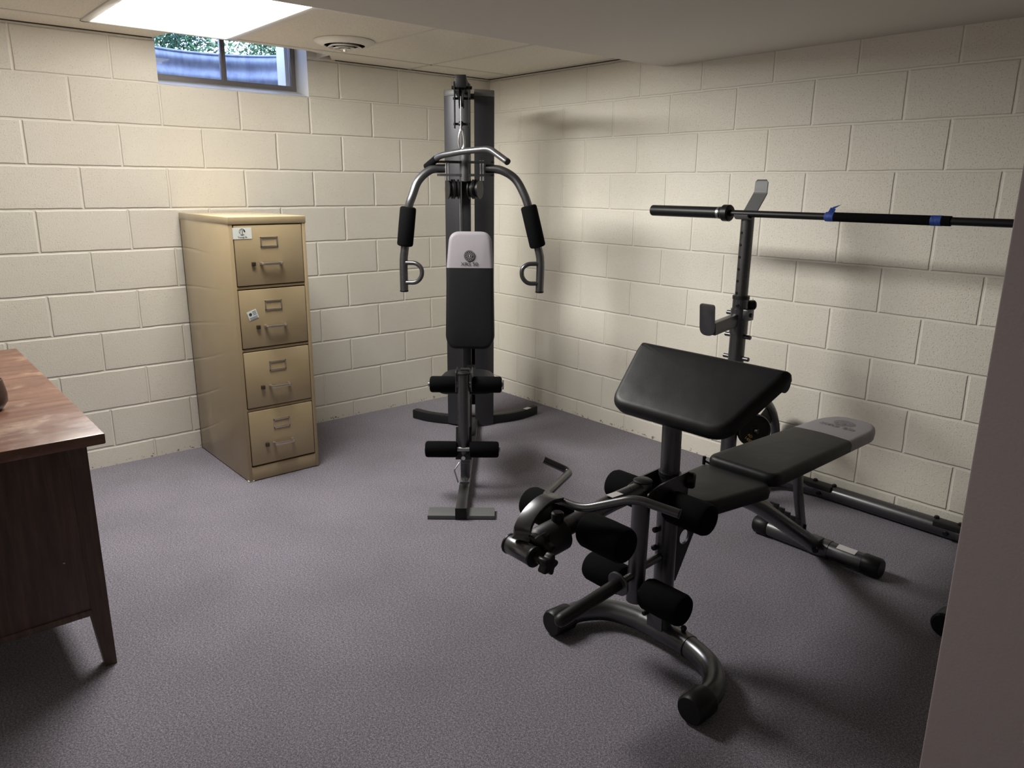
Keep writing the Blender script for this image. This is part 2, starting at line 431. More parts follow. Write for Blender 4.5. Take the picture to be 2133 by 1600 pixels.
# ------------------------------------------------------------------ window
wn = bpy.data.objects.new('window_1', None); C.objects.link(wn); wn['kind'] = 'structure'
b = MB()
b.raw([(wx0, .0, wz0), (wx1, 0, wz0), (wx1, .20, wz0+.052), (wx0, .20, wz0+.052), (wx0, 0, wz0-.001), (wx1, 0, wz0-.001), (wx1, .2, wz0-.001), (wx0, .2, wz0-.001)],
      [(0, 1, 2, 3), (4, 7, 6, 5), (0, 4, 5, 1), (1, 5, 6, 2), (2, 6, 7, 3), (3, 7, 4, 0)])
obj('window_sill', b, M['reveal'], wn)
b = MB().box2((wx1-.0015, -.0, wz0), (wx1, .2, wz1)); b.box2((wx0, 0, wz0), (wx0+.0015, .2, wz1)); b.box2((wx0, 0, wz1-.002), (wx1, .2, wz1)); obj('window_reveal', b, M['reveal'], wn)
fy = .165; fz = 1.972
b = MB()
b.box2((wx0, fy-.012, fz-.006), (wx1, fy+.022, fz+.026), .003)      # bottom rail
b.box2((wx1-.030, fy-.014, fz), (wx1-.002, fy+.022, wz1-.01), .003); b.box2((wx0+.002, fy-.014, fz), (wx0+.03, fy+.022, wz1-.01), .003)
b.box2((wx0, fy-.012, wz1-.035), (wx1, fy+.022, wz1-.008), .003)
obj('window_frame', b, M['win_frame'], wn)
b = MB().box2((-1.752, fy-.012, fz+.02), (-1.726, fy+.02, wz1-.03), .003); b.box2((-1.742, fy-.018, fz+.02), (-1.736, fy-.01, wz1-.03)); obj('mullion', b, M['win_frame'], wn)
for x0, x1 in ((wx0+.03, -1.752), (-1.726, wx1-.03)):
    b = MB().box2((x0, fy+.004, fz+.026), (x1, fy+.007, wz1-.035)); obj('window_pane', b, M['glass'], wn)
b = MB().box2((wx1-.045, fy+.03, fz), (wx1+.02, .30, wz1)); obj('outer_jamb', b, M['reveal'], wn)
b = MB().box2((-1.262, -.20, H+.001), (-1.25, 0, 2.5)); obj('daylight_catch_board', b, M['reveal'], wn)  # added white board above the ceiling, catches daylight as a bright strip
# window well, soil and shrubs outside
b = MB(); n = 48; zz = [1.80+.01*k for k in range(41)]
vs = []; fs = []
for z in zz:
    rr = .60+.009*math.sin((z-1.80)/.098*2*PI)
    for k in range(n+1):
        a = PI*k/n; vs.append((-1.75+rr*math.cos(a), .10+rr*math.sin(a), z))
off = len(vs)
for z in zz:
    rr = .605+.009*math.sin((z-1.80)/.098*2*PI)
    for k in range(n+1):
        a = PI*k/n; vs.append((-1.75+rr*math.cos(a), .10+rr*math.sin(a), z))
m_ = n+1
for i in range(len(zz)-1):
    for k in range(n):
        fs.append((i*m_+k, i*m_+k+1, (i+1)*m_+k+1, (i+1)*m_+k)); fs.append((off+i*m_+k, off+(i+1)*m_+k, off+(i+1)*m_+k+1, off+i*m_+k+1))
t_ = len(zz)-1
for k in range(n): fs.append((t_*m_+k, t_*m_+k+1, off+t_*m_+k+1, off+t_*m_+k))
b.raw(vs, fs)
well = obj('window_well', b, M['galv'], None, label='corrugated galvanised steel window well outside the basement window', category='window well')
b.v = []; b.f = []
b = MB().tube([(-1.75+.604*math.cos(PI*k/40), .10+.604*math.sin(PI*k/40), 2.203) for k in range(41)], .008, seg=10); obj('rim', b, M['galv'], well)
b = MB().box2((-4.5, .2, 1.68), (1.0, .95, 1.80)); b.box2((-6, .72, 1.7), (2.5, 7, 2.16)); struct('ground_outside', b, M['soil'])
def shrub(name, cx, cy, cz, w, d, h, nleaf, label):
    r_ = random.Random(name+str(cx)); root = thing(name, label, 'shrub', (cx, cy, 2.16))
    b = MB()
    for i in range(nleaf):
        a = r_.uniform(0, 2*PI); rr = r_.random()**.4; zc = r_.uniform(-1, 1)
        k = math.sqrt(max(0, 1-zc*zc))
        p = Vector((rr*w*k*math.cos(a), rr*d*k*math.sin(a), cz+zc*h*rr))
        s = r_.uniform(.018, .040); u = Vector((r_.gauss(0, 1), r_.gauss(0, 1), r_.gauss(0, 1))).normalized(); v = u.orthogonal().normalized()
        nn = u.cross(v)*s*.15
        b.raw([p-u*s, p+v*s*.42+nn, p+u*s, p-v*s*.42+nn], [(0, 1, 2, 3)])
    me = bpy.data.meshes.new('foliage'); me.from_pydata([tuple(v) for v in b.v], [], b.f); link('foliage', me, M['leaf'], root)
    b = MB()
    for i in range(7):
        a = r_.uniform(0, 2*PI); b.tube([(0, 0, 0), (.25*w*math.cos(a), .25*d*math.sin(a), cz*.7), (.7*w*math.cos(a), .7*d*math.sin(a), cz+h*r_.uniform(-.2, .6))], .010, seg=6, smooth=True)
    obj('stem', b, M['bark'], root)
shrub('shrub', -1.12, 3.4, .72, .76, .5, .70, 9000, 'light green leafy shrub filling the left window pane')
shrub('shrub', .46, 3.6, .72, .76, .5, .70, 9000, 'darker green shrub filling the right window pane')

# ------------------------------------------------------------------ ceiling light and vent
lt = thing('ceiling_light', 'lit rectangular fluorescent ceiling panel in front of the window', 'ceiling light', (-2.175, -.853, H))
L0, L1, W0, W1 = -.60, .60, -.29, .29
b = MB()
for (x0, y0, x1, y1) in ((-.335, -.645, -.299, .628), (.299, -.645, .345, .628), (-.335, -.645, .345, -.610), (-.335, .606, .345, .628)): b.box2((x0, y0, -.0075), (x1, y1, .0), .003)
obj('lamp_frame', b, M['lamp_frame'], lt)
b = MB().box2((-.300, -.611, -.0035), (.300, .607, -.0008)); obj('diffuser', b, M['diffuser'], lt)
vt = thing('ceiling_vent', 'round white ceiling air diffuser with concentric rings beside the light', 'air vent', (-1.405, -.585, H))
b = MB().lathe([(.146, 0), (.150, -.004), (.147, -.008), (.122, -.020), (.104, -.025), (.100, -.023), (.103, -.019), (.108, -.002)], (0, 0, 0), (0, 0, 1), 56, caps=False); obj('outer_ring', b, M['vent'], vt)
b = MB().lathe([(.001, -.0012), (.1065, -.0012), (.0995, -.020)], (0, 0, 0), (0, 0, 1), 48, caps=False); obj('vent_throat', b, M['vent_in'], vt)
for r0, z0 in ((.082, -.034), (.054, -.039)):
    b = MB().lathe([(r0-.013, z0+.010), (r0, z0), (r0+.003, z0+.001), (r0-.010, z0+.012)], (0, 0, 0), (0, 0, 1), 44, caps=False); obj('ring', b, M['vent'], vt)
b = MB().lathe([(.001, -.041), (.016, -.041), (.028, -.040), (.026, -.036), (.010, -.030), (.010, -.002)], (0, 0, 0), (0, 0, 1), 32, caps=False); b.lathe([(.001, -.052), (.006, -.051), (.008, -.046), (.008, -.040)], (0, 0, 0), (0, 0, 1), 16, caps=False); obj('hub', b, M['vent'], vt)

# ------------------------------------------------------------------ filing cabinet
fc = thing('filing_cabinet', 'tall tan metal four-drawer filing cabinet against the back wall', 'filing cabinet', (-1.915, -.35, 0))
cx, cy = 1.915, .35
w2 = .190; fr = -.345; bk = .338
b = MB()
b.box2((-w2, fr+.002, .004), (-w2+.012, bk, 1.272), .002); b.box2((w2-.012, fr+.002, .004), (w2, bk, 1.272), .002)
b.box2((-w2, bk-.01, .004), (w2, bk, 1.272))
b.box2((-w2+.001, fr-.001, .004), (-w2+.019, fr+.02, 1.272), .003); b.box2((w2-.019, fr-.001, .004), (w2-.001, fr+.02, 1.272), .003)
for z in (.971, .669, .370): b.box2((-w2+.018, fr+.004, z-.006), (w2-.018, fr+.03, z+.006), .002)
b.box2((-w2+.018, fr+.002, .004), (w2-.018, fr+.02, .074), .002)
obj('body', b, M['cab'], fc)
b = MB().box2((-w2-.002, fr-.004, 1.266), (w2+.002, bk+.002, 1.301), .004); obj('top', b, M['cab'], fc)
b = MB().box2((-w2+.014, fr+.022, .02), (w2-.014, fr+.03, 1.266)); obj('inside', b, M['cab_dark'], fc)
zs = [(.981, 1.262), (.680, .960), (.380, .659), (.082, .361)]
for i, (z0, z1) in enumerate(zs):
    b = MB().box2((-w2+.0225, fr-.002, z0), (w2-.0225, fr+.02, z1), .0035); dr = obj('drawer', b, M['cab'], fc)
    zc = z1-.078
    b = MB(); fx0, fx1 = -.008, .040     # label holder
    for (x0, y0, x1, y1) in ((-.045, zc+.016, .041, zc+.023), (-.045, zc-.026, .041, zc-.018), (-.045, zc-.026, -.039, zc+.023), (.035, zc-.026, .041, zc+.023)): b.box2((x0, fr-.006, y0), (x1, fr-.0015, y1), .001)
    obj('label_holder', b, M['brass'], dr)
    zh = z1-.178
    b = MB().bar([(-.048, fr, zh), (-.048, fr-.030, zh-.002), (.048, fr-.030, zh-.002), (.048, fr, zh)], .014, .012, fil=.014, c=.3)
    b.box((-.048, fr-.003, zh), (.016, .004, .016), bev=.002); b.box((.048, fr-.003, zh), (.016, .004, .016), bev=.002)
    obj('handle', b, M['brass'], dr)
    b = MB().box((-.086, fr-.008, zh-.002), (.018, .016, .019), bev=.003); obj('thumb_latch', b, M['brass_dark'], dr)
    if i == 0:
        P0 = (-.128, fr-.0032, z1-.036); Mx = basis(P0, (1, 0, 0), (0, 0, 1))
        s1 = obj('sticker', MB().prism([(-.045, -.026), (.045, -.026), (.045, .026), (-.045, .026)], .0008, Mx), M['sticker'], dr, label='white rectangular sticker reading YoungLife')
        b = MB(); Ml = basis((-.128, fr-.0038, z1-.0295), (1, 0, 0), (0, 0, 1))
        arc = lambda r0, r1, a0, a1, ox=0, oy=0, n=14: [(ox+r1*math.cos(R(a0+(a1-a0)*k/n)), oy+r1*math.sin(R(a0+(a1-a0)*k/n))) for k in range(n+1)]+[(ox+r0*math.cos(R(a1-(a1-a0)*k/n)), oy+r0*math.sin(R(a1-(a1-a0)*k/n))) for k in range(n+1)]
        b.prism(arc(.0130, .0150, 75, 200), .0004, Ml); b.prism(arc(.0085, .0150, -8, 55), .0004, Ml); b.prism(arc(.0125, .0150, 55, 110), .0004, Ml)
        b.prism([(-.0015, -.012), (.0015, -.012), (.0040, .010), (.0015, .011)], .0004, Ml); b.prism([(-.0075, .001), (-.0055, .001), (-.0025, .011), (-.0045, .012)], .0004, Ml)
        b.prism(arc(.0130, .0162, 235, 305), .0004, Ml)
        b.prism([(-.0145, -.0055), (-.006, -.0055), (-.006, -.0038), (-.0145, -.0038)], .0004, Ml)
        obj('emblem', b, M['ink'], s1)
        text('lettering', 'YoungLife', .0115, M['ink'], basis((-.128, fr-.0038, z1-.054), (1, 0, 0), (0, 0, 1)), s1, sx=.95)
    if i == 1:
        xa = Vector((.955, 0, .295)); ya = Vector((-.295, 0, .955)); o_ = Vector((-.108, fr-.0032, z1-.119))
        Mx = basis(o_, xa, ya)
        s2 = obj('sticker', MB().prism([(-.024, -.022), (.024, -.022), (.024, .022), (-.024, .022)], .0008, Mx), M['sticker'], dr, label='small tilted white square sticker with a round picture')
        b = MB().lathe([(.0001, 0), (.0075, 0), (.0075, .0006), (.0001, .0006)], Mx @ Vector((-.010, .006, .0003)), (0, -1, 0), 20); obj('round_picture', b, M['ink'], s2)
        b = MB()
        for k in range(3): b.prism([(.002, .013-.0075*k), (.020, .013-.0075*k), (.020, .0158-.0075*k), (.002, .0158-.0075*k)], .0005, Mx @ Matrix.Translation((0, 0, .0006)))
        for k in range(4): b.prism([(-.020, -.010-.0035*k), (.020, -.010-.0035*k), (.020, -.0088-.0035*k), (-.020, -.0088-.0035*k)], .0005, Mx @ Matrix.Translation((0, 0, .0006)))
        obj('printed_lines', b, M['ink_blue'], s2)
b = MB().box((-w2+.012, fr+.010, .004), (.03, .018, .008), bev=.002); obj('chipped_corner', b, M['sticker'], fc)

# ------------------------------------------------------------------ desk
dk = thing('wooden_desk', 'dark walnut desk with a worn reddish top, cut off by the left edge', 'desk', (-3.34, -1.19, 0))
b = MB().box2((-.38, -.74, .728), (.377, .74, .76), .004); obj('desktop', b, M['wood_top'], dk)
for sx in (-1, 1):
    for sy in (-1, 1):
        x, y = sx*.3125, sy*.655
        b = MB()
        def ring(hx, z, ox, oy): return [(x+ox-hx, y+oy-hx, z), (x+ox+hx, y+oy-hx, z), (x+ox+hx, y+oy+hx, z), (x+ox-hx, y+oy+hx, z)]
        vs = ring(.0165, 0, sx*.009, sy*.009)+ring(.025, .19, 0, 0)+ring(.025, .728, 0, 0)
        fs = [(3, 2, 1, 0), (8, 9, 10, 11)]+[(i*4+k, i*4+(k+1) % 4, (i+1)*4+(k+1) % 4, (i+1)*4+k) for i in range(2) for k in range(4)]
        b.raw(vs, fs); obj('leg', b, M['wood'], dk)
for sy in (-1, 1):
    b = MB().box2((-.29, sy*.674-.006, .195), (.29, sy*.674+.006, .728), .002); b.box2((-.29, sy*.676-.008, .185), (.29, sy*.676+.008, .205), .002); obj('end_panel', b, M['wood'], dk)
for sx in (-1, 1):
    b = MB().box2((sx*.330-.006, -.63, .195), (sx*.330+.006, .63, .728), .002); obj('side_panel', b, M['wood'], dk)
b = MB().ball((.238, -.681, .376), .0035); obj('nail_head', b, M['steel'], dk)
ob = thing('bowl', 'dark brown rounded bowl standing on the desk, cut off by the left edge', 'bowl', (-3.205, -1.46, .76))
b = MB().lathe([(.055, 0), (.060, .002), (.077, .025), (.078, .05), (.070, .095), (.066, .095), (.070, .05), (.05, .01), (.001, .008)], (0, 0, 0), (0, 0, 1), 32, caps=False)
b.lathe([(.001, 0), (.055, 0)], (0, 0, 0), (0, 0, 1), 32, caps=False); obj('bowl_body', b, M['wood_obj'], ob)

# ------------------------------------------------------------------ home gym (local x: right, y: into the corner, z: up)
gy = thing('home_gym', 'tall charcoal multi-station home gym with press arms and lat tower in the corner', 'exercise machine', (-1.52, -1.68, 0), math.atan2(-.646, .763))
def G(): return MB()
t0 = -.022
b = G().bar([(-.15, .003, .010), (.15, .003, .010)], .094, .019); obj('front_foot', b, M['cradle'], gy)
b = G().bar([(0, -.045, .030), (0, 1.42, .030)], .050, .050); obj('base_beam', b, M['metal'], gy)
b = G().box((0, -.046, .030), (.052, .006, .052), bev=.002); obj('beam_cap', b, M['plastic'], gy)
b = G().bar(spline([(-.385, 1.50, .030), (-.28, 1.425, .030), (-.13, 1.375, .030), (0, 1.370, .030), (.13, 1.40, .030), (.27, 1.475, .030), (.385, 1.60, .030)]), .05, .055); obj('rear_foot', b, M['metal_dark'], gy)
b = G(); xa = Vector((.105, .13, 0)).normalized(); b.box((.335, 1.528, .0582), (.05, .03, .0014), rot=Matrix.Rotation(R(52), 3, 'Z')); obj('floor_sticker', b, M['label_silver'], gy, label='pale sticker on the rear foot')
# front post and leg developer
b = G().bar([(0, .335, .05), (0, .335, .135)], .046, .046, up=(0, 1, 0)); b.bar([(0, .345, .12), (0, .36, .60)], .044, .044, up=(0, 1, 0)); obj('front_post', b, M['metal'], gy)
b = G().box((0, .285, .058), (.046, .06, .006), bev=.002); b.cyl((0, .285, .058), (0, .285, .070), .010, 8); obj('base_bolt', b, M['steel'], gy)
b = G().tube([(-.026, .285, .150), (-.050, .262, .118), (-.032, .262, .055)], .0035, fil=.006, seg=8); obj('wire_hook', b, M['steel'], gy)
b = G().tube([(0, .235, .605), (0, .215, .20)], .027, .026, seg=24, up=(0, 1, 0)); lv = obj('leg_lever', b, M['metal'], gy)
b = G().lathe([(.031, 0), (.031, .006), (.022, .012), (.001, .013)], (0, .236, .603), (0, .05, 1), 24); obj('lever_cap', b, M['plastic'], lv)
b = G().bar([(0, .24, .345), (0, .20, .235), (0, .19, .20)], .075, .012, fil=.02, up=(0, 1, 0)); obj('lever_foot_plate', b, M['metal_dark'], lv)
b = G().cyl((0, .165, .215), (0, .205, .215), .010, 8); obj('lever_bolt', b, M['chrome'], lv)
for s in (-1, 1):
    b = G(); b.prism(round_poly([(-.065, -.05), (.075, -.05), (.075, .045), (-.065, .055)], .022), .005, basis((s*.036, .29, .565), (0, 1, 0), (0, 0, 1))); obj('pivot_plate', b, M['metal'], gy)
for y, z, xs in ((.270, .545, ((-.160, -.036), (.038, .178))), (.200, .247, ((-.180, -.030), (.028, .166)))):
    b = G().cyl((-.183 if z < .4 else -.168, y, z), (.172 if z < .4 else .186, y, z), .012, 16); ax = obj('roller_axle', b, M['steel'], gy)
    for x0, x1 in xs:
        obj('foam_roller', G().foamroll((x0, y, z), (x1, y, z), .0385), M['foam'], ax)
b = G().cyl((.180, .27, .545), (.187, .27, .545), .022, 20); obj('roller_cap', b, M['steel'], gy)
# frame
b = G().bar([(0, .36, .455), (0, .97, .455)], .045, .045); obj('seat_beam', b, M['metal_dark'], gy)
op = round_poly([(-.135, .40), (.135, .40), (.148, .60), (.115, .765), (-.115, .765), (-.148, .60)], [.05, .05, .08, .09, .09, .08], 5)
b = G().pad(op, .055, Matrix.Translation((0, 0, .512)), .022, .006); obj('seat', b, M['vinyl'], gy)
b = G().bar([(t0, .985, .05), (t0, .985, 1.955)], .048, .048, up=(0, 1, 0)); obj('mast', b, M['metal_dark'], gy)
# back pad
Mb = basis((0, .800, .60), (1, 0, 0), (0, .10, 1))
out = [(-.100, 0), (.103, 0), (.134, .05), (.127, .43), (.112, .622), (-.106, .622), (-.123, .43), (-.129, .05)]
def cut(poly, h, keep_low):
    o_ = []; n = len(poly)
    for i in range(n):
        a, c_ = poly[i], poly[(i+1) % n]; ia = (a[1] <= h) == keep_low; ic = (c_[1] <= h) == keep_low
        if ia: o_.append(a)
        if ia != ic:
            t = (h-a[1])/(c_[1]-a[1]); o_.append((a[0]+(c_[0]-a[0])*t, h))
    return o_
fullp = round_poly(out, [.05, .05, .03, 0, .055, .055, 0, .03], 7)
def padpair(name_lo, name_hi, poly, h, th, Mx, er, parent, lo_m, hi_m):
    """one cushion whose cover changes colour along a seam: two closed halves"""
    for nm, mm, low in ((name_lo, lo_m, True), (name_hi, hi_m, False)):
        b = MB().pad(poly, th, Matrix.Identity(4), er, .004); me = b.mesh(nm); q = bmesh.new(); q.from_mesh(me)
        bmesh.ops.bisect_plane(q, geom=q.verts[:]+q.edges[:]+q.faces[:], plane_co=(0, h, 0), plane_no=(0, 1 if low else -1, 0), clear_outer=True)
        bmesh.ops.holes_fill(q, edges=[e for e in q.edges if e.is_boundary]); q.to_mesh(me); q.free(); me.transform(Mx)
        for p in me.polygons: p.use_smooth = True
        me.set_sharp_from_angle(angle=R(40))
        o_ = link(nm, me, mm, parent)
        if low: lowo = o_
    return o_, lowo
Mpad = basis((0, .800, .60), (1, 0, 0), (0, .09, 1)); Mpad = Mpad @ Matrix.Identity(4)
# the cushion's top face must look towards -y (the user): flip so local z = -y
top_o, low_o = padpair('back_pad', 'back_pad_headrest', fullp, .432, .055, Mpad, .020, gy, M['vinyl'], M['vinyl_grey'])
top_o['label'] = 'light grey upper part of the back pad'
b = G()
def em(b, Mx, r, light):
    return b
Me = Mpad @ Matrix.Translation((.0, .495, .0022))
b = G().lathe([(.0001, 0), (.0285, 0), (.0285, .0008), (.0001, .0008)], (0, 0, 0), (0, 0, 1), 36); b.v = [Me @ v for v in b.v]; eb = obj('round_emblem', b, M['emboss'], gy)
b = MB(); Me2 = Me @ Matrix.Translation((0, 0, .001))
def ringpoly(r0, r1, n=28):
    return [(r1*math.cos(2*PI*k/n), r1*math.sin(2*PI*k/n)) for k in range(n+1)]+[(r0*math.cos(-2*PI*k/n), r0*math.sin(-2*PI*k/n)) for k in range(n+1)]
def flatring(b, r0, r1, Mx, n=32):
    vs = [(r*math.cos(2*PI*k/n), r*math.sin(2*PI*k/n), z) for (r, z) in ((r0, 0), (r1, 0), (r1, .0005), (r0, .0005)) for k in range(n)]
    fs = [(i*n+k, i*n+(k+1) % n, ((i+1) % 4)*n+(k+1) % n, ((i+1) % 4)*n+k) for i in range(4) for k in range(n)]
    b.raw(vs, fs, Mx)
def emblem_marks(b, Mx, s):
    flatring(b, .0105*s, .0120*s, Mx); flatring(b, .0245*s, .0255*s, Mx)
    for k in range(11):
        a = 2*PI*(k+.2)/12+PI*.05
        q = Mx @ Matrix.Rotation(a, 4, 'Z') @ Matrix.Translation((.0182*s, 0, 0))
        b.prism([(-.0026*s, -.0012*s), (.0026*s, -.0012*s), (.0026*s, .0012*s), (-.0026*s, .0012*s)], .0005, q)
    b.prism(round_poly([(-.0035*s, .006*s), (.0035*s, .006*s), (.0012*s, -.008*s), (-.0012*s, -.008*s)], .001*s), .0005, Mx)
emblem_marks(b, Me2, 1.0); obj('emblem_marks', b, M['print_light'], eb)
text('lettering', 'XRS 50', .026, M['emboss'], Mpad @ Matrix.Translation((0, .452, .0025)), gy, sx=1.15)
for z in (1.0, .72): obj('pad_bracket', G().box((t0+.02, .90, z), (.04, .10, .03), bev=.003), M['metal_dark'], gy)
# tower shroud: two bowed halves, slot between
def bow(t): return 1.298+.055*((t-t0-.0)/.142)**2
for x0, x1, nm in ((t0-.142, t0+.010, 'shroud'), (t0+.030, t0+.142, 'shroud')):
    pts = [(x0+(x1-x0)*k/12, bow(x0+(x1-x0)*k/12)) for k in range(13)]; inn = [(x, y+.004) for x, y in reversed(pts)]
    b = G().prism(pts+inn, 1.925, Matrix.Translation((0, 0, .012+1.925/2))); sh = obj(nm, b, M['shroud'], gy)
    pts = [(x, y-.003) for x, y in pts]; inn = [(x, y+.012) for x, y in reversed(pts)]
    b = G().prism(pts+inn, .034, Matrix.Translation((0, 0, 1.952)), .0015); obj('shroud_cap', b, M['shroud_cap'], sh)
b = G().bar([(t0-.14, 1.45, 1.945), (t0+.14, 1.45, 1.945)], .05, .03); b.bar([(t0-.04, .97, 1.945), (t0-.04, 1.47, 1.945)], .045, .045); obj('top_beam', b, M['metal_dark'], gy)
for x in (-.10, .10):
    obj('guide_rod', G().cyl((t0+x*.9, 1.455, .05), (t0+x*.9, 1.455, 1.94), .009, 12), M['steel'], gy)
b = G()
for k in range(13): b.box((t0, 1.45, .14+k*.0505), (.21, .10, .046), bev=.004)
obj('weight_stack', b, M['metal_dark'], gy)
# boom and high pulley
b = G().bar([(t0-.010, .73, 1.938), (t0-.010, 1.0, 1.938)], .050, .056); obj('boom', b, M['metal_dark'], gy)
b = G().box((t0-.010, .728, 1.938), (.052, .008, .058), bev=.002); obj('boom_cap', b, M['plastic'], gy)
for dx in (-.034, .036):
    b = G().prism(round_poly([(-.03, -.11), (.03, -.11), (.035, .10), (-.035, .10)], .012), .004, basis((t0-.010+dx, .79, 1.835), (0, 1, 0), (0, 0, 1))); obj('pulley_bracket', b, M['metal_dark'], gy)
b = G().lathe([(.047, -.012), (.047, -.009), (.038, -.002), (.038, .002), (.047, .009), (.047, .012)], (t0-.010, .79, 1.865), (1, 0, 0), 32); b.cyl((t0-.052, .79, 1.865), (t0+.034, .79, 1.865), .006, 10); obj('pulley', b, M['plastic'], gy)
for a_, c_, r_ in (((t0-.058, .79, 1.915), (t0+.042, .79, 1.915), .008), ((t0-.050, .78, 1.745), (t0+.030, .78, 1.745), .006)): obj('bracket_bolt', G().cyl(a_, c_, r_, 10), M['plastic'], gy)
obj('cable_stop', G().ball((t0-.012, .765, 1.745), .014), M['plastic'], gy)
b = G().cyl((t0-.012, .752, 1.715), (t0-.012, .752, 1.87), .0022, 8); b.cyl((t0-.012, .752, 1.71), (t0-.012, .752, 1.735), .006, 10); obj('cable', b, M['steel'], gy)
b = G()
cpts = [Vector((t0-.010+.0165*math.sin(a)*(.55+.45*(1-math.cos(a))/2), .752, 1.672+.048*math.cos(a))) for a in [2*PI*k/28 for k in range(28)]]
b.sweep(cpts, [(.0055*math.cos(2*PI*k/8), .0055*math.sin(2*PI*k/8)) for k in range(8)], up=(0, 1, 0), closed=True); obj('carabiner', b, M['chrome'], gy)
for x in (t0-.030, ):
    obj('cable', G().cyl((x, .945, .60), (x, .945, 1.47), .0035, 8), M['steel'], gy)
# press arms and pivot frame
pc = -.020
for z in (1.568, 1.503):
    b = G().prism(round_poly([(-.148, -.035), (.148, -.035), (.148, .05), (-.148, .05)], .02), .011, Matrix.Translation((pc, .915, z))); obj('pivot_frame_plate', b, M['metal_dark'], gy)
b = G().cyl((t0, .905, 1.47), (t0, .905, 1.605), .030, 24, .003); b.box((t0, .945, 1.536), (.05, .06, .06), bev=.003); obj('pivot_sleeve', b, M['metal'], gy)
for x in (-.100, -.088, .078, .092):
    obj('pivot_bolt', G().cyl((pc+x, .885, 1.475), (pc+x, .885, 1.575), .0045, 10), M['steel'], gy)
for x, tilt in ((-.085, .35), (-.052, .2), (.062, -.35), (.028, -.2)):
    b = G().lathe([(.050, -.013), (.050, -.008), (.040, -.002), (.040, .002), (.050, .008), (.050, .013)], (pc+x, .925, 1.432), (1, tilt, 0), 32); obj('pulley', b, M['plastic'], gy)
armL = [(-.125, .915, 1.536), (-.200, .90, 1.528), (-.262, .88, 1.475), (-.293, .86, 1.40), (-.318, .852, 1.32), (-.338, .85, 1.14), (-.347, .85, 1.06), (-.348, .85, .905)]
armR = [(.085, .915, 1.536), (.160, .90, 1.530), (.232, .88, 1.490), (.278, .86, 1.42), (.312, .852, 1.33), (.360, .85, 1.14), (.374, .85, 1.06), (.372, .85, .905)]
for P, s, lab in ((armL, 1, 'left press arm'), (armR, -1, 'right press arm')):
    arm = obj('press_arm', G().tube(P, .0215, smooth=True, seg=20), M['metal'], gy)
    a = Vector(P[4])+(Vector(P[5])-Vector(P[4]))*-.12; c_ = Vector(P[5])
    obj('foam_grip', G().foamroll(a, c_, .042), M['foam'], arm)
    x = P[6][0]; xi = x+s*.098
    b = G().tube([(x, .845, 1.055), (xi-s*.03, .83, 1.055), (xi, .825, 1.03), (xi, .825, .985), (xi-s*.03, .83, .952), (x, .845, .950)], .0115, fil=.028, seg=14); obj('hand_grip', b, M['metal'], arm)
    e = P[-1]; obj('arm_cap', G().cyl((e[0], e[1], e[2]-.004), (e[0], e[1], e[2]+.006), .0225, 20, .002), M['plastic'], arm)
# lat bar: hangs from the carabiner, a thing of its own
gw = Matrix.Translation((-1.52, -1.68, 0)) @ Matrix.Rotation(math.atan2(-.646, .763), 4, 'Z')
lb = thing('lat_pulldown_bar', 'bent grey steel pulldown bar hanging from the carabiner of the home gym', 'pulldown bar', tuple(gw @ Vector((t0, .752, 1.62))), math.atan2(-.646, .763))
off_ = Vector((-t0, -.752, -1.62))
def sh(l): return [Vector(p)+off_ for p in l]
b = MB().tube(sh([(-.222, .93, 1.545), (-.150, .86, 1.597), (t0, .752, 1.615), (.110, .66, 1.624), (.195, .55, 1.562)]), .0155, fil=.035, seg=18); obj('bar', b, M['metal'], lb)
obj('hand_grip', MB().cyl(*sh([(-.228, .936, 1.541), (-.168, .878, 1.583)]), .0185, 18, .003), M['foam'], lb)
obj('bar_cap', MB().cyl(*sh([(.193, .553, 1.564), (.198, .546, 1.559)]), .0160, 16), M['plastic'], lb)
b = MB().tube(sh([(t0-.008, .752, 1.612), (t0-.008, .752, 1.632), (t0+.006, .752, 1.632), (t0+.006, .752, 1.612)]), .003, fil=.006, seg=8); obj('eyelet', b, M['chrome'], lb)

# ------------------------------------------------------------------ weight bench (given in room coordinates)
yc = -2.905
bo = Vector((-1.64, yc, 0))
bn = thing('weight_bench', 'black vinyl weight bench with preacher curl pad and leg rollers in the foreground', 'weight bench', tuple(bo))
WB = Matrix.Translation(-bo)
def B(): return MB(WB)
def bobj(n, b, m, p=bn, **k): return obj(n, b, m, p, **k)
# front foot: bowed tube
ft = spline([(-1.79, -2.634, .046), (-1.735, -2.645, .050), (-1.66, -2.70, .050), (-1.622, -2.80, .050), (-1.615, -2.905, .050), (-1.622, -3.01, .050), (-1.66, -3.115, .050), (-1.735, -3.178, .050), (-1.80, -3.19, .046)], 6)
b = B().sweep(ft, [(.034*math.cos(2*PI*k/24), .036*math.sin(2*PI*k/24)) for k in range(24)], (0, 0, 1)); f_ = bobj('front_foot', b, M['metal'])
for (x0, x1, y0, y1) in ((-1.785, -1.865, -2.634, -2.63), (-1.79, -1.868, -3.189, -3.191)):
    L = x1-x0
    b = B().lathe([(.0425, 0), (.044, .006), (.044, -L-.008), (.038, -L)], (x0, y0, .046), (x1-x0, y1-y0, 0), 28); obj('end_cap', b, M['plastic'], f_)
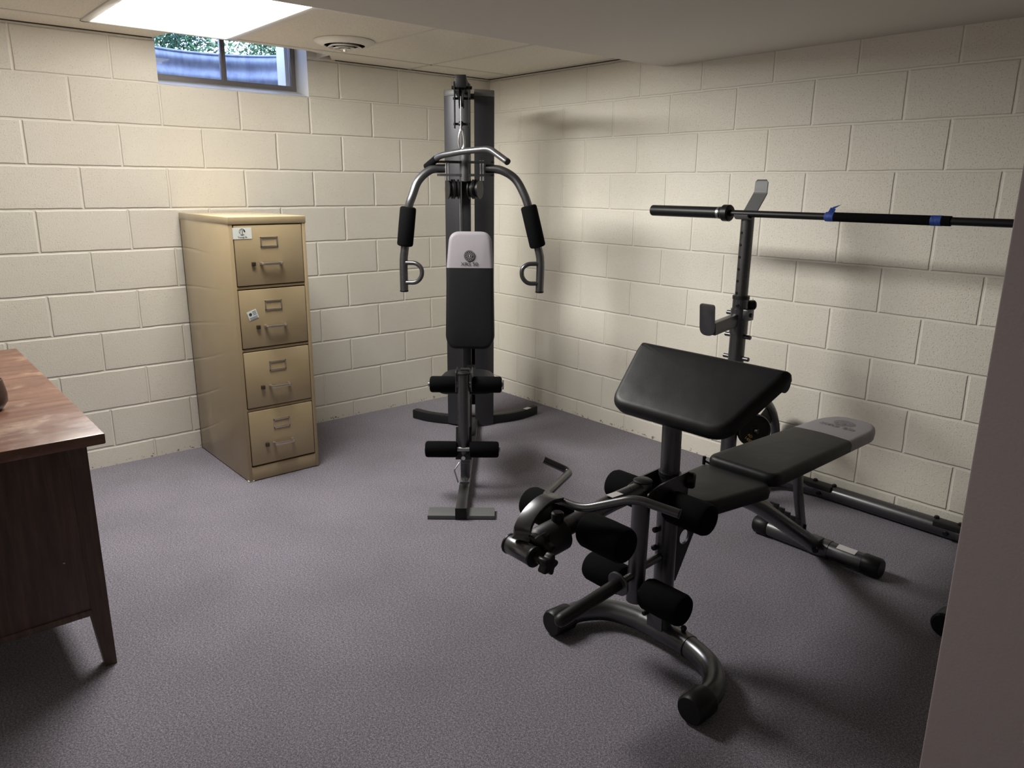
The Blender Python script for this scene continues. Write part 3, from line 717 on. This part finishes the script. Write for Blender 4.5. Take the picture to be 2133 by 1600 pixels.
# front post, bracket, adjustable preacher post
b = B().tube([(-1.636, yc, .085), (-1.640, yc, .60)], .034, .030, seg=28, up=(1, 0, 0)); ps = bobj('front_post', b, M['metal'])
sg_ = [p for p in ft if yc-.115 < p.y < yc+.09]
b = B().sweep(sg_, [(.0375*math.cos(2*PI*k/24), .0375*math.sin(2*PI*k/24)) for k in range(24)], (0, 0, 1)); obj('post_saddle', b, M['metal'], ps)
b = B().bar([(-1.668, yc, .085), (-1.672, yc, .17)], .06, .006, up=(1, 0, 0)); obj('post_bracket', b, M['metal'], ps)
for z in (.425, .365): obj('bolt_head', B().cyl((-1.668, yc+.012, z), (-1.686, yc+.014, z), .009, 12, .003), M['plastic'], ps)
obj('bolt_head', B().cyl((-1.672, yc+.03, .13), (-1.690, yc+.032, .13), .008, 10, .002), M['plastic'], ps); obj('bolt_head', B().ball((-1.61, yc-.07, .095), .010), M['plastic'], ps)
b = B().tube([(-1.641, yc, .575), (-1.645, yc, .80)], .031, .027, seg=28, up=(1, 0, 0)); pp = bobj('preacher_post', b, M['metal'])
b = B().tube([(-1.641, yc, .60), (-1.641, yc, .612)], .036, .032, seg=28, up=(1, 0, 0)); obj('post_collar', b, M['metal_dark'], ps)
b = B().cyl((-1.60, yc-.03, .585), (-1.585, yc-.055, .585), .026, 18, .006); obj('knob', b, M['plastic'], ps)
# gusset behind the post with its round hole
n = 24; pl = [(-1.612, .52), (-1.44, .52), (-1.612, .20)]
b = B(); hx, hz, hr = -1.548, .368, .025
vs = []; ring_o = []
outer = [(-1.612, .20), (-1.612, .36), (-1.612, .52), (-1.52, .52), (-1.44, .52), (-1.51, .39), (-1.56, .30)]
def tri_ring(outer, c, r, y0, y1, b, n=28):
    A = []
    for k in range(n):
        a = 2*PI*k/n; d = Vector((math.cos(a), math.sin(a))); best = 9
        for i in range(len(outer)):
            p = Vector(outer[i]); q = Vector(outer[(i+1) % len(outer)]); e = q-p; w = p-Vector(c)
            den = d.x*e.y-d.y*e.x
            if abs(den) < 1e-9: continue
            t = (w.x*e.y-w.y*e.x)/den; s = (w.x*d.y-w.y*d.x)/den
            if t > 0 and -1e-6 <= s <= 1.000001: best = min(best, t)
        A.append((c[0]+d.x*best, c[1]+d.y*best))
    I = [(c[0]+r*math.cos(2*PI*k/n), c[1]+r*math.sin(2*PI*k/n)) for k in range(n)]
    vs = [(x, y0, z) for x, z in A]+[(x, y0, z) for x, z in I]+[(x, y1, z) for x, z in I]+[(x, y1, z) for x, z in A]
    fs = [(i*n+k, i*n+(k+1) % n, ((i+1) % 4)*n+(k+1) % n, ((i+1) % 4)*n+k) for i in range(4) for k in range(n)]
    b.raw(vs, fs)
tri_ring([(-1.612, .17), (-1.612, .52), (-1.41, .52)], (hx, hz), hr, yc-.004, yc+.004, b); bobj('gusset_plate', b, M['metal_dark'])
# pivot plates between post and lever
for s in (-1, 1):
    b = B().prism(round_poly([(-1.795, .555), (-1.60, .50), (-1.60, .615), (-1.74, .605), (-1.795, .59)], [.02, .01, .005, .02, .03]), .005, basis((0, yc+s*.039, 0), (1, 0, 0), (0, 0, 1))); bobj('pivot_plate', b, M['metal'])
# lever
b = B().tube([(-1.768, yc, .612), (-1.775, yc, .225)], .028, .026, seg=26, up=(1, 0, 0)); lv = bobj('leg_lever', b, M['metal'])
b = B().lathe([(.0285, 0), (.0285, .004), (.022, .008), (.001, .009)], (-1.768, yc, .612), (0, 0, 1), 26); obj('lever_cap', b, M['plastic'], lv)
b = B().tube([(-1.775, yc, .588), (-1.90, yc, .582), (-2.12, yc, .557)], .0255, .0255, fil=.03, seg=24); fb = bobj('forward_bar', b, M['metal'])
b = B().box((-1.90, yc-.008, .6085), (.045, .026, .0012), rot=Matrix.Rotation(R(2), 3, 'Y')); obj('warning_label', b, M['label_silver'], fb)
b = B().lathe([(.030, 0), (.045, .012), (.045, .095), (.038, .105)], (-2.090, yc, .550), (-1, 0, -.10), 28); obj('end_collar', b, M['metal_dark'], fb)
def star(b, c, ax, r, th, lobes=5):
    pl = [((r*(1+.20*math.cos(lobes*a)))*math.cos(a), (r*(1+.20*math.cos(lobes*a)))*math.sin(a)) for a in [2*PI*k/50 for k in range(50)]]
    q = Vector((0, 0, 1)).rotation_difference(Vector(ax).normalized()).to_matrix().to_4x4(); q.translation = Vector(c); b.prism(pl, th, q, .004)
b = B(); star(b, (-2.205, yc-.03, .555), (-1, -.35, .1), .033, .032); b.cyl((-2.17, yc, .55), (-2.21, yc-.02, .555), .012, 12); obj('knob', b, M['plastic'], fb)
b = B().cyl((-2.115, yc, .575), (-2.115, yc, .615), .017, 14, .004); obj('pin_knob', b, M['plastic'], fb)
# rollers: three pairs on axles
for x, z in ((-1.688, .528), (-2.048, .563), (-1.778, .272)):
    b = B().cyl((x, yc-.183, z), (x, yc+.183, z), .0125, 16); ax = bobj('roller_axle', b, M['metal'])
    for s in (-1, 1):
        obj('foam_roller', MB(WB).foamroll((x, yc+s*.042, z), (x, yc+s*.186, z), .0485), M['foam'], ax)
# weight post at the lever's foot
b = B().cyl((-1.79, yc, .315), (-1.90, yc, .305), .0115, 14); b.cyl((-1.745, yc, .33), (-1.67, yc, .335), .013, 14); wp = bobj('weight_post', b, M['metal'])
b = B().lathe([(.017, 0), (.0195, .004), (.0195, .235), (.017, .247), (.009, .255), (.001, .257)], (-1.855, yc, .310), (-1, 0, -.12), 24); obj('post_sleeve', b, M['metal_dark'], wp)
b = B().cyl((-1.852, yc, .310), (-1.860, yc, .309), .038, 30, .002); obj('flange', b, M['metal'], wp)
# curl bar
cb = [(-1.93, -2.650, .645), (-1.868, -2.705, .607), (-2.098, -2.835, .630), (-2.100, -2.895, .640), (-2.09, -2.975, .640), (-2.035, -3.10, .695), (-1.988, -3.198, .675)]
b = B().tube(cb, .0115, fil=.030, seg=18); cu_ = bobj('curl_bar', b, M['metal'])
b = B().cyl(cb[-1], Vector(cb[-1])+(Vector(cb[-1])-Vector(cb[-2])).normalized()*.004, .0122, 16); obj('bar_cap', b, M['plastic'], cu_)
st = spline([(-2.245, -2.905, .575), (-2.230, -2.902, .612), (-2.195, -2.898, .640), (-2.15, -2.895, .655), (-2.105, -2.892, .650)], 6)
b = B().bar(st, .046, .012, up=(0.3, 0, 1), c=.12); obj('curved_bracket', b, M['metal'], cu_)
b = B().lathe([(.024, 0), (.0262, .003), (.0262, .092), (.024, .095)], (-2.245, -2.862, .548), (0, -1, 0), 26); obj('pivot_sleeve', b, M['metal'], cu_)
for y in (-2.858, -2.953):
    b = B().lathe([(.020, 0), (.0275, .003), (.0275, .008), (.02, .011)], (-2.245, y, .548), (0, -1, 0), 26); obj('sleeve_cap', b, M['plastic'], cu_)
b = B().cyl((-2.245, -2.96, .548), (-2.245, -2.985, .548), .011, 14); star(b, (-2.238, -3.0, .543), (.1, -1, 0), .024, .024); obj('knob', b, M['plastic'], cu_)
# preacher pad
tdir = Vector((.205, 0, .150)).normalized()
pre = round_poly([(-.212, 0), (.210, 0), (.272, .245), (.272, .280), (-.272, .280), (-.272, .245)], [.06, .06, .07, .02, .02, .07], 8)
Mp = basis((-1.699, yc+.005, .796), (0, -1, 0), tdir)
if (Mp.to_3x3() @ Vector((0, 0, 1))).z < 0: Mp = basis((-1.699, yc+.005, .796), (0, 1, 0), tdir)
b = B().pad(pre, .05, Mp, .026, .002); pq = bobj('preacher_pad', b, M['vinyl'])
b = B().tube([Mp @ Vector((-.258, .254, -.045)), Mp @ Vector((.258, .254, -.045))], .026, .026, seg=20); obj('rolled_edge', b, M['vinyl'], pq)
b = B().bar([(-1.645, yc, .79), (-1.60, yc, .80)], .10, .02); obj('pad_plate', b, M['metal_dark'], pp)
# seat and backrest
seat = round_poly([(-1.605, yc-.105), (-1.605, yc+.105), (-1.255, yc+.140), (-1.255, yc-.140)], [.07, .07, .05, .05], 8)
b = B().pad(seat, .055, basis((0, 0, .474), (1, 0, -.035), (0, 1, 0)), .022, .004); bobj('seat', b, M['vinyl'])
hx_ = -.665
bk_p = round_poly([(-1.195, yc-.138), (-1.195, yc+.138), (-.43, yc+.118), (-.335, yc+.07), (-.335, yc-.07), (-.43, yc-.118)], [.05, .05, .12, .05, .05, .12], 8)
rel = [(-(x+1.195), y-yc) for x, y in bk_p]       # local: y axis of the pad = along the bench
rel = [(y, x+1.195) for x, y in [(p[0], p[1]-yc) for p in bk_p]]
Mbk = basis((-1.262, yc, .545), (0, -1, 0), (1, 0, -.004))
Mbk_l = WB @ Mbk
grey, dark = padpair('backrest', 'backrest_head', [(y, x) for y, x in rel], .555, .052, Mbk_l, .020, bn, M['vinyl'], M['vinyl_grey'])
grey['label'] = 'grey head end of the backrest with a faint emblem'
Mh = Mbk_l @ Matrix.Translation((0, .735, .0018))
b = MB(); flatring(b, .030, .0325, Mh @ Matrix.Scale(1.15, 4)); emblem_marks(b, Mh, 1.2); eh = obj('round_emblem', b, M['emboss_soft'], bn)
text('lettering', 'XRS 20', .030, M['emboss_soft'], Mbk_l @ Matrix.Translation((0, .675, .0018)), bn, sx=1.5)
# under-frame
b = B().tube([(-1.61, yc, .475), (-1.30, yc, .455), (-1.12, yc, .36), (-.66, yc, .055)], .031, .028, fil=.08, seg=24, up=(0, 1, 0)); bobj('spine', b, M['metal'])
b = B().bar([(-1.60, yc, .465), (-1.22, yc, .465)], .06, .03); bobj('seat_frame', b, M['metal_dark'])
b = B().bar([(-1.19, yc+.05, .463), (-.62, yc+.05, .475)], .025, .03); b.bar([(-1.19, yc-.05, .463), (-.62, yc-.05, .475)], .025, .03); b.bar([(-1.19, yc-.07, .463), (-1.19, yc+.07, .463)], .025, .025); bobj('backrest_frame', b, M['metal_dark'])
b = B().bar([(-.855, yc, .445), (-.835, yc, .33), (-.775, yc, .16), (-.76, yc, .105)], .036, .022, fil=.01, up=(0, 1, 0)); bobj('adjuster_strut', b, M['metal'])
for k in range(6): bobj('adjuster_tooth', B().box((-1.00+.045*k, yc, .322-.030*k), (.008, .034, .02)), M['metal_dark'])
b = B().tube([(-.625, -2.66, .040), (-.625, -3.10, .040)], .036, seg=26); rf = bobj('rear_foot', b, M['metal'])
for y0, y1 in ((-2.69, -2.622), (-3.095, -3.165)):
    L = abs(y1-y0); b = B().lathe([(.038, 0), (.040, .003), (.040, L-.008), (.034, L)], (-.625, y0, .040), (0, y1-y0, 0), 26); obj('end_cap', b, M['plastic'], rf)
b = B().tube([(-.625, yc-.055, .040), (-.625, yc+.03, .040)], .0385, seg=26); b.box((-.65, yc, .07), (.06, .05, .03), bev=.006); obj('foot_bracket', b, M['metal'], rf)
b = B().box((-.625-.012, -3.03, .0745), (.028, .075, .0016), rot=Matrix.Rotation(R(-18), 3, 'Y')); obj('foot_label', b, M['label_silver'], rf)
b = B().cyl((-.688, yc-.02, .055), (-.70, yc-.03, .052), .012, 12); obj('bolt_head', b, M['plastic'], rf)
b = B().tube([(-1.245, yc+.120, .505), (-1.252, yc+.150, .515), (-1.235, yc+.152, .520)], .004, seg=8); b.cyl((-1.252, yc+.146, .500), (-1.252, yc+.146, .530), .006, 8); bobj('hinge_pin', b, M['plastic'])

# ------------------------------------------------------------------ squat rack
rx = -.455; y_l, y_r = -2.345, -3.475
ro = Vector((rx, -2.91, 0)); rk = thing('squat_rack', 'charcoal squat rack with tall uprights along the right wall behind the bench', 'squat rack', tuple(ro))
WR = Matrix.Translation(-ro)
def Q(): return MB(WR)
b = Q().tube([(-.052, -2.56, .042), (-.052, -3.26, .042)], .036, seg=28); bobj('crossbar', b, M['metal'], rk)
for y0, sg in ((y_l, -1), (y_r, 1)):
    b = Q().tube([(-.80, y0, .042), (-.25, y0, .042), (-.10, y0+sg*.06, .042), (-.052, y0+sg*.25, .042)], .034, fil=.11, seg=26); st_ = bobj('side_foot', b, M['metal'], rk)
    b = Q().lathe([(.041, 0), (.043, .004), (.043, .07), (.036, .078)], (-.79, y0, .044), (-1, 0, 0), 26); obj('end_cap', b, M['plastic'], st_)
    b = Q().bar([(-.064, y0+sg*.10, .066), (-.064, y0+sg*.335, .066)], .055, .026, c=.2); obj('crossbar_bracket', b, M['metal_dark'], st_)
    for d in (.24, .335): obj('bolt_head', Q().cyl((-.052, y0+sg*d, .07), (-.052, y0+sg*d, .088), .011, 12, .004), M['plastic'], st_)
    obj('bolt_head', Q().cyl((-.088, y0+sg*.28, .035), (-.096, y0+sg*.28, .035), .012, 12, .003), M['plastic'], st_)
    # curved brace
    b = Q().tube([(rx+.02, y0, .50), (-.34, y0, .505), (-.21, y0, .47), (-.11, y0, .395), (-.052, y0, .29), (-.038, y0, .18), (-.038, y0+sg*.01, .05)], .023, seg=20, smooth=True); bobj('curved_brace', b, M['metal'], rk)
    # upright, telescoping
    b = Q().tube([(rx, y0, .05), (rx, y0, .985)], .036, .034, seg=28, up=(1, 0, 0)); up = bobj('upright', b, M['metal'], rk)
    b = Q().tube([(rx, y0, .96), (rx, y0, 1.335)], .0285, .0275, seg=28, up=(1, 0, 0)); iu = bobj('inner_upright', b, M['metal'], rk)
    b = Q().tube([(rx, y0, .972), (rx, y0, .987)], .038, .036, seg=28, up=(1, 0, 0)); b.cyl((rx-.03, y0-.006, .945), (rx-.042, y0-.01, .945), .007, 6); obj('upright_collar', b, M['metal_dark'], up)
    b = Q().cyl((rx+.02, y0-.02, .945), (rx+.05, y0-.045, .945), .022, 18, .006); obj('knob', b, M['plastic'], up)
    for k in range(6):
        z = 1.262-.0525*k; d = Vector((-.0285*math.cos(R(18)), .0285*math.sin(R(18)), 0)); p = Vector((rx, y0, z))+d*.93
        obj('pin_hole', Q().cyl(p, p+d.normalized()*.0028, .0062, 14), M['plastic'], iu)
    for z in (.905, .805, .705, .605): obj('cross_pin', Q().cyl((rx, y0-.066, z), (rx, y0+.066, z), .0098, 16, .002), M['metal'], up)
    # spotter carriage
    b = Q().tube([(rx, y0, .815), (rx, y0, .928)], .041, .039, seg=28, up=(1, 0, 0)); b.box((rx, y0-.042, .905), (.05, .03, .05), bev=.004); ca = bobj('spotter_carriage', b, M['metal'], rk)
    b = Q().bar([(rx-.03, y0, .880), (-.655, y0, .858)], .032, .055); obj('spotter_arm', b, M['metal'], ca)
    b = Q().prism(round_poly([(-.046, .085), (.030, .085), (.030, -.055), (-.046, -.055)], [.014, .014, .035, .035]), .007, basis((-.668, y0-sg*.012, .882), (0, sg, 0), (-.10, 0, 1)), .001); obj('spotter_catch', b, M['metal'], ca)
    # top cradle
    b = Q(); hp = [(-.512, 1.338), (-.503, 1.324), (-.482, 1.320), (-.455, 1.335), (-.385, 1.415), (-.372, 1.430), (-.370, 1.475)]
    b.bar(arcfill([(x, y0, z) for x, z in hp[1:]], .01), .066, .006, up=(-.6, 0, .8)) if False else None
    path = arcfill([Vector((x, y0, z)) for x, z in hp], .012, 4)
    sec = [(-.033, -.003), (.033, -.003), (.033, .003), (-.033, .003)]
    n = len(path); vs = []
    for i, p in enumerate(path):
        d = (path[min(i+1, n-1)]-path[max(i-1, 0)]).normalized(); nn = Vector((-d.z, 0, d.x))
        wd = .033 if i < n-3 else .031
        for a_, c_ in sec: vs.append(p+Vector((0, a_*wd/.033, 0))+nn*c_)
    tip = path[-1]; d = Vector((0, 0, 1))
    for a_, c_ in sec: vs.append(tip+Vector((0, a_*.62, .012))+Vector((c_, 0, 0)))
    n += 1
    fs = [(i*4+k, i*4+(k+1) % 4, (i+1)*4+(k+1) % 4, (i+1)*4+k) for i in range(n-1) for k in range(4)]+[(3, 2, 1, 0), tuple((n-1)*4+k for k in range(4))]
    b.raw(vs, fs); bobj('bar_cradle', b, M['cradle'], rk)
b = Q().cyl((-.42, y_l-.0, .33), (-.29, y_l, .33), .010, 12); b.cyl((-.385, y_l+.01, .362), (-.385, y_l-.105, .362), .0125, 16); b.prism(round_poly([(-.36, .28), (-.12, .43), (-.07, .34), (-.20, .27)], .02), .006, basis((0, y_l, 0), (1, 0, 0), (0, 0, 1))); bobj('plate_peg', b, M['metal_dark'], rk)

# weight plate with gold lettering on the peg
wo = Vector((-.385, -2.43, .362)); wpn = thing('weight_plate', 'small black weight plate with gold lettering on a rack peg behind the bench', 'weight plate', tuple(wo))
ax_ = Vector((-.55, -.83, .1)).normalized()
b = MB().lathe([(.014, -.024), (.068, -.024), (.078, -.017), (.078, .005), (.074, .012), (.070, .012), (.066, .006), (.024, .006), (.022, .013), (.014, .013)], (0, 0, 0), ax_, 44); b.f = b.f[:-2]; obj('plate_disc', b, M['plastic'], wpn)
xx = Vector((0, 0, 1)).cross(ax_).normalized(); yy = ax_.cross(xx)
Mw = basis(ax_*.0065, xx, yy)
text('lettering', 'AD', .018, M['gold'], Mw @ Matrix.Rotation(R(-38), 4, 'Z') @ Matrix.Translation((-.004, -.032, 0)), wpn); text('lettering', '1400', .020, M['gold'], Mw @ Matrix.Rotation(R(-38), 4, 'Z') @ Matrix.Translation((0, -.051, 0)), wpn)

# ------------------------------------------------------------------ barbell resting in the cradles
bx, bz = -.487, 1.3435
bb = thing('barbell', 'black barbell with blue tape resting across the squat rack', 'barbell', (bx, -2.95, bz))
def yy_(y): return y+2.95
b = MB().cyl((0, yy_(-2.28), 0), (0, yy_(-3.62), 0), .0142, 24); obj('shaft', b, M['plastic'], bb)
for s in (1, -1):
    f = lambda y: (0, s*yy_(y), 0)
    b = MB().lathe([(.020, 0), (.0245, .004), (.0252, .008), (.0252, .40), (.0252, .405)], (0, s*1.108, 0), (0, -s, 0), 30); b.f = b.f; obj('sleeve', b, M['plastic'], bb)
    b = MB().lathe([(.0262, -.012), (.0262, .0), (.031, .001), (.036, .007), (.036, .034), (.031, .040), (.016, .041)], (0, s*.712, 0), (0, -s, 0), 32); obj('collar', b, M['plastic'], bb)
    b = MB().lathe([(.0266, 0), (.0266, .012)], (0, s*.735, 0), (0, -s, 0), 30); obj('collar_ring', b, M['steel'], bb)
b = MB().cyl((0, yy_(-2.745), 0), (0, yy_(-3.175), 0), .0178, 24, .002); obj('bar_wrap', b, M['foam'], bb)
b = MB().lathe([(.0150, 0), (.0182, .003), (.0190, .012), (.0184, .022), (.0188, .034), (.0184, .038)], (0, yy_(-2.712), 0), (0, -1, 0), 20)
b.raw([(-.004, yy_(-2.722), .017), (.004, yy_(-2.745), .018), (.002, yy_(-2.750), .030), (.004, yy_(-2.728), .036), (-.002, yy_(-2.728), .030)], [(0, 1, 2, 4), (4, 2, 3)])
b.raw([(.002, yy_(-2.728), .030), (.004, yy_(-2.738), .038), (.010, yy_(-2.768), .048), (.004, yy_(-2.742), .030)], [(0, 3, 2, 1)]); obj('blue_tape', b, M['tape'], bb)
b = MB().cyl((0, yy_(-3.108), 0), (0, yy_(-3.145), 0), .0186, 24, .001); obj('blue_tape', b, M['tape'], bb)
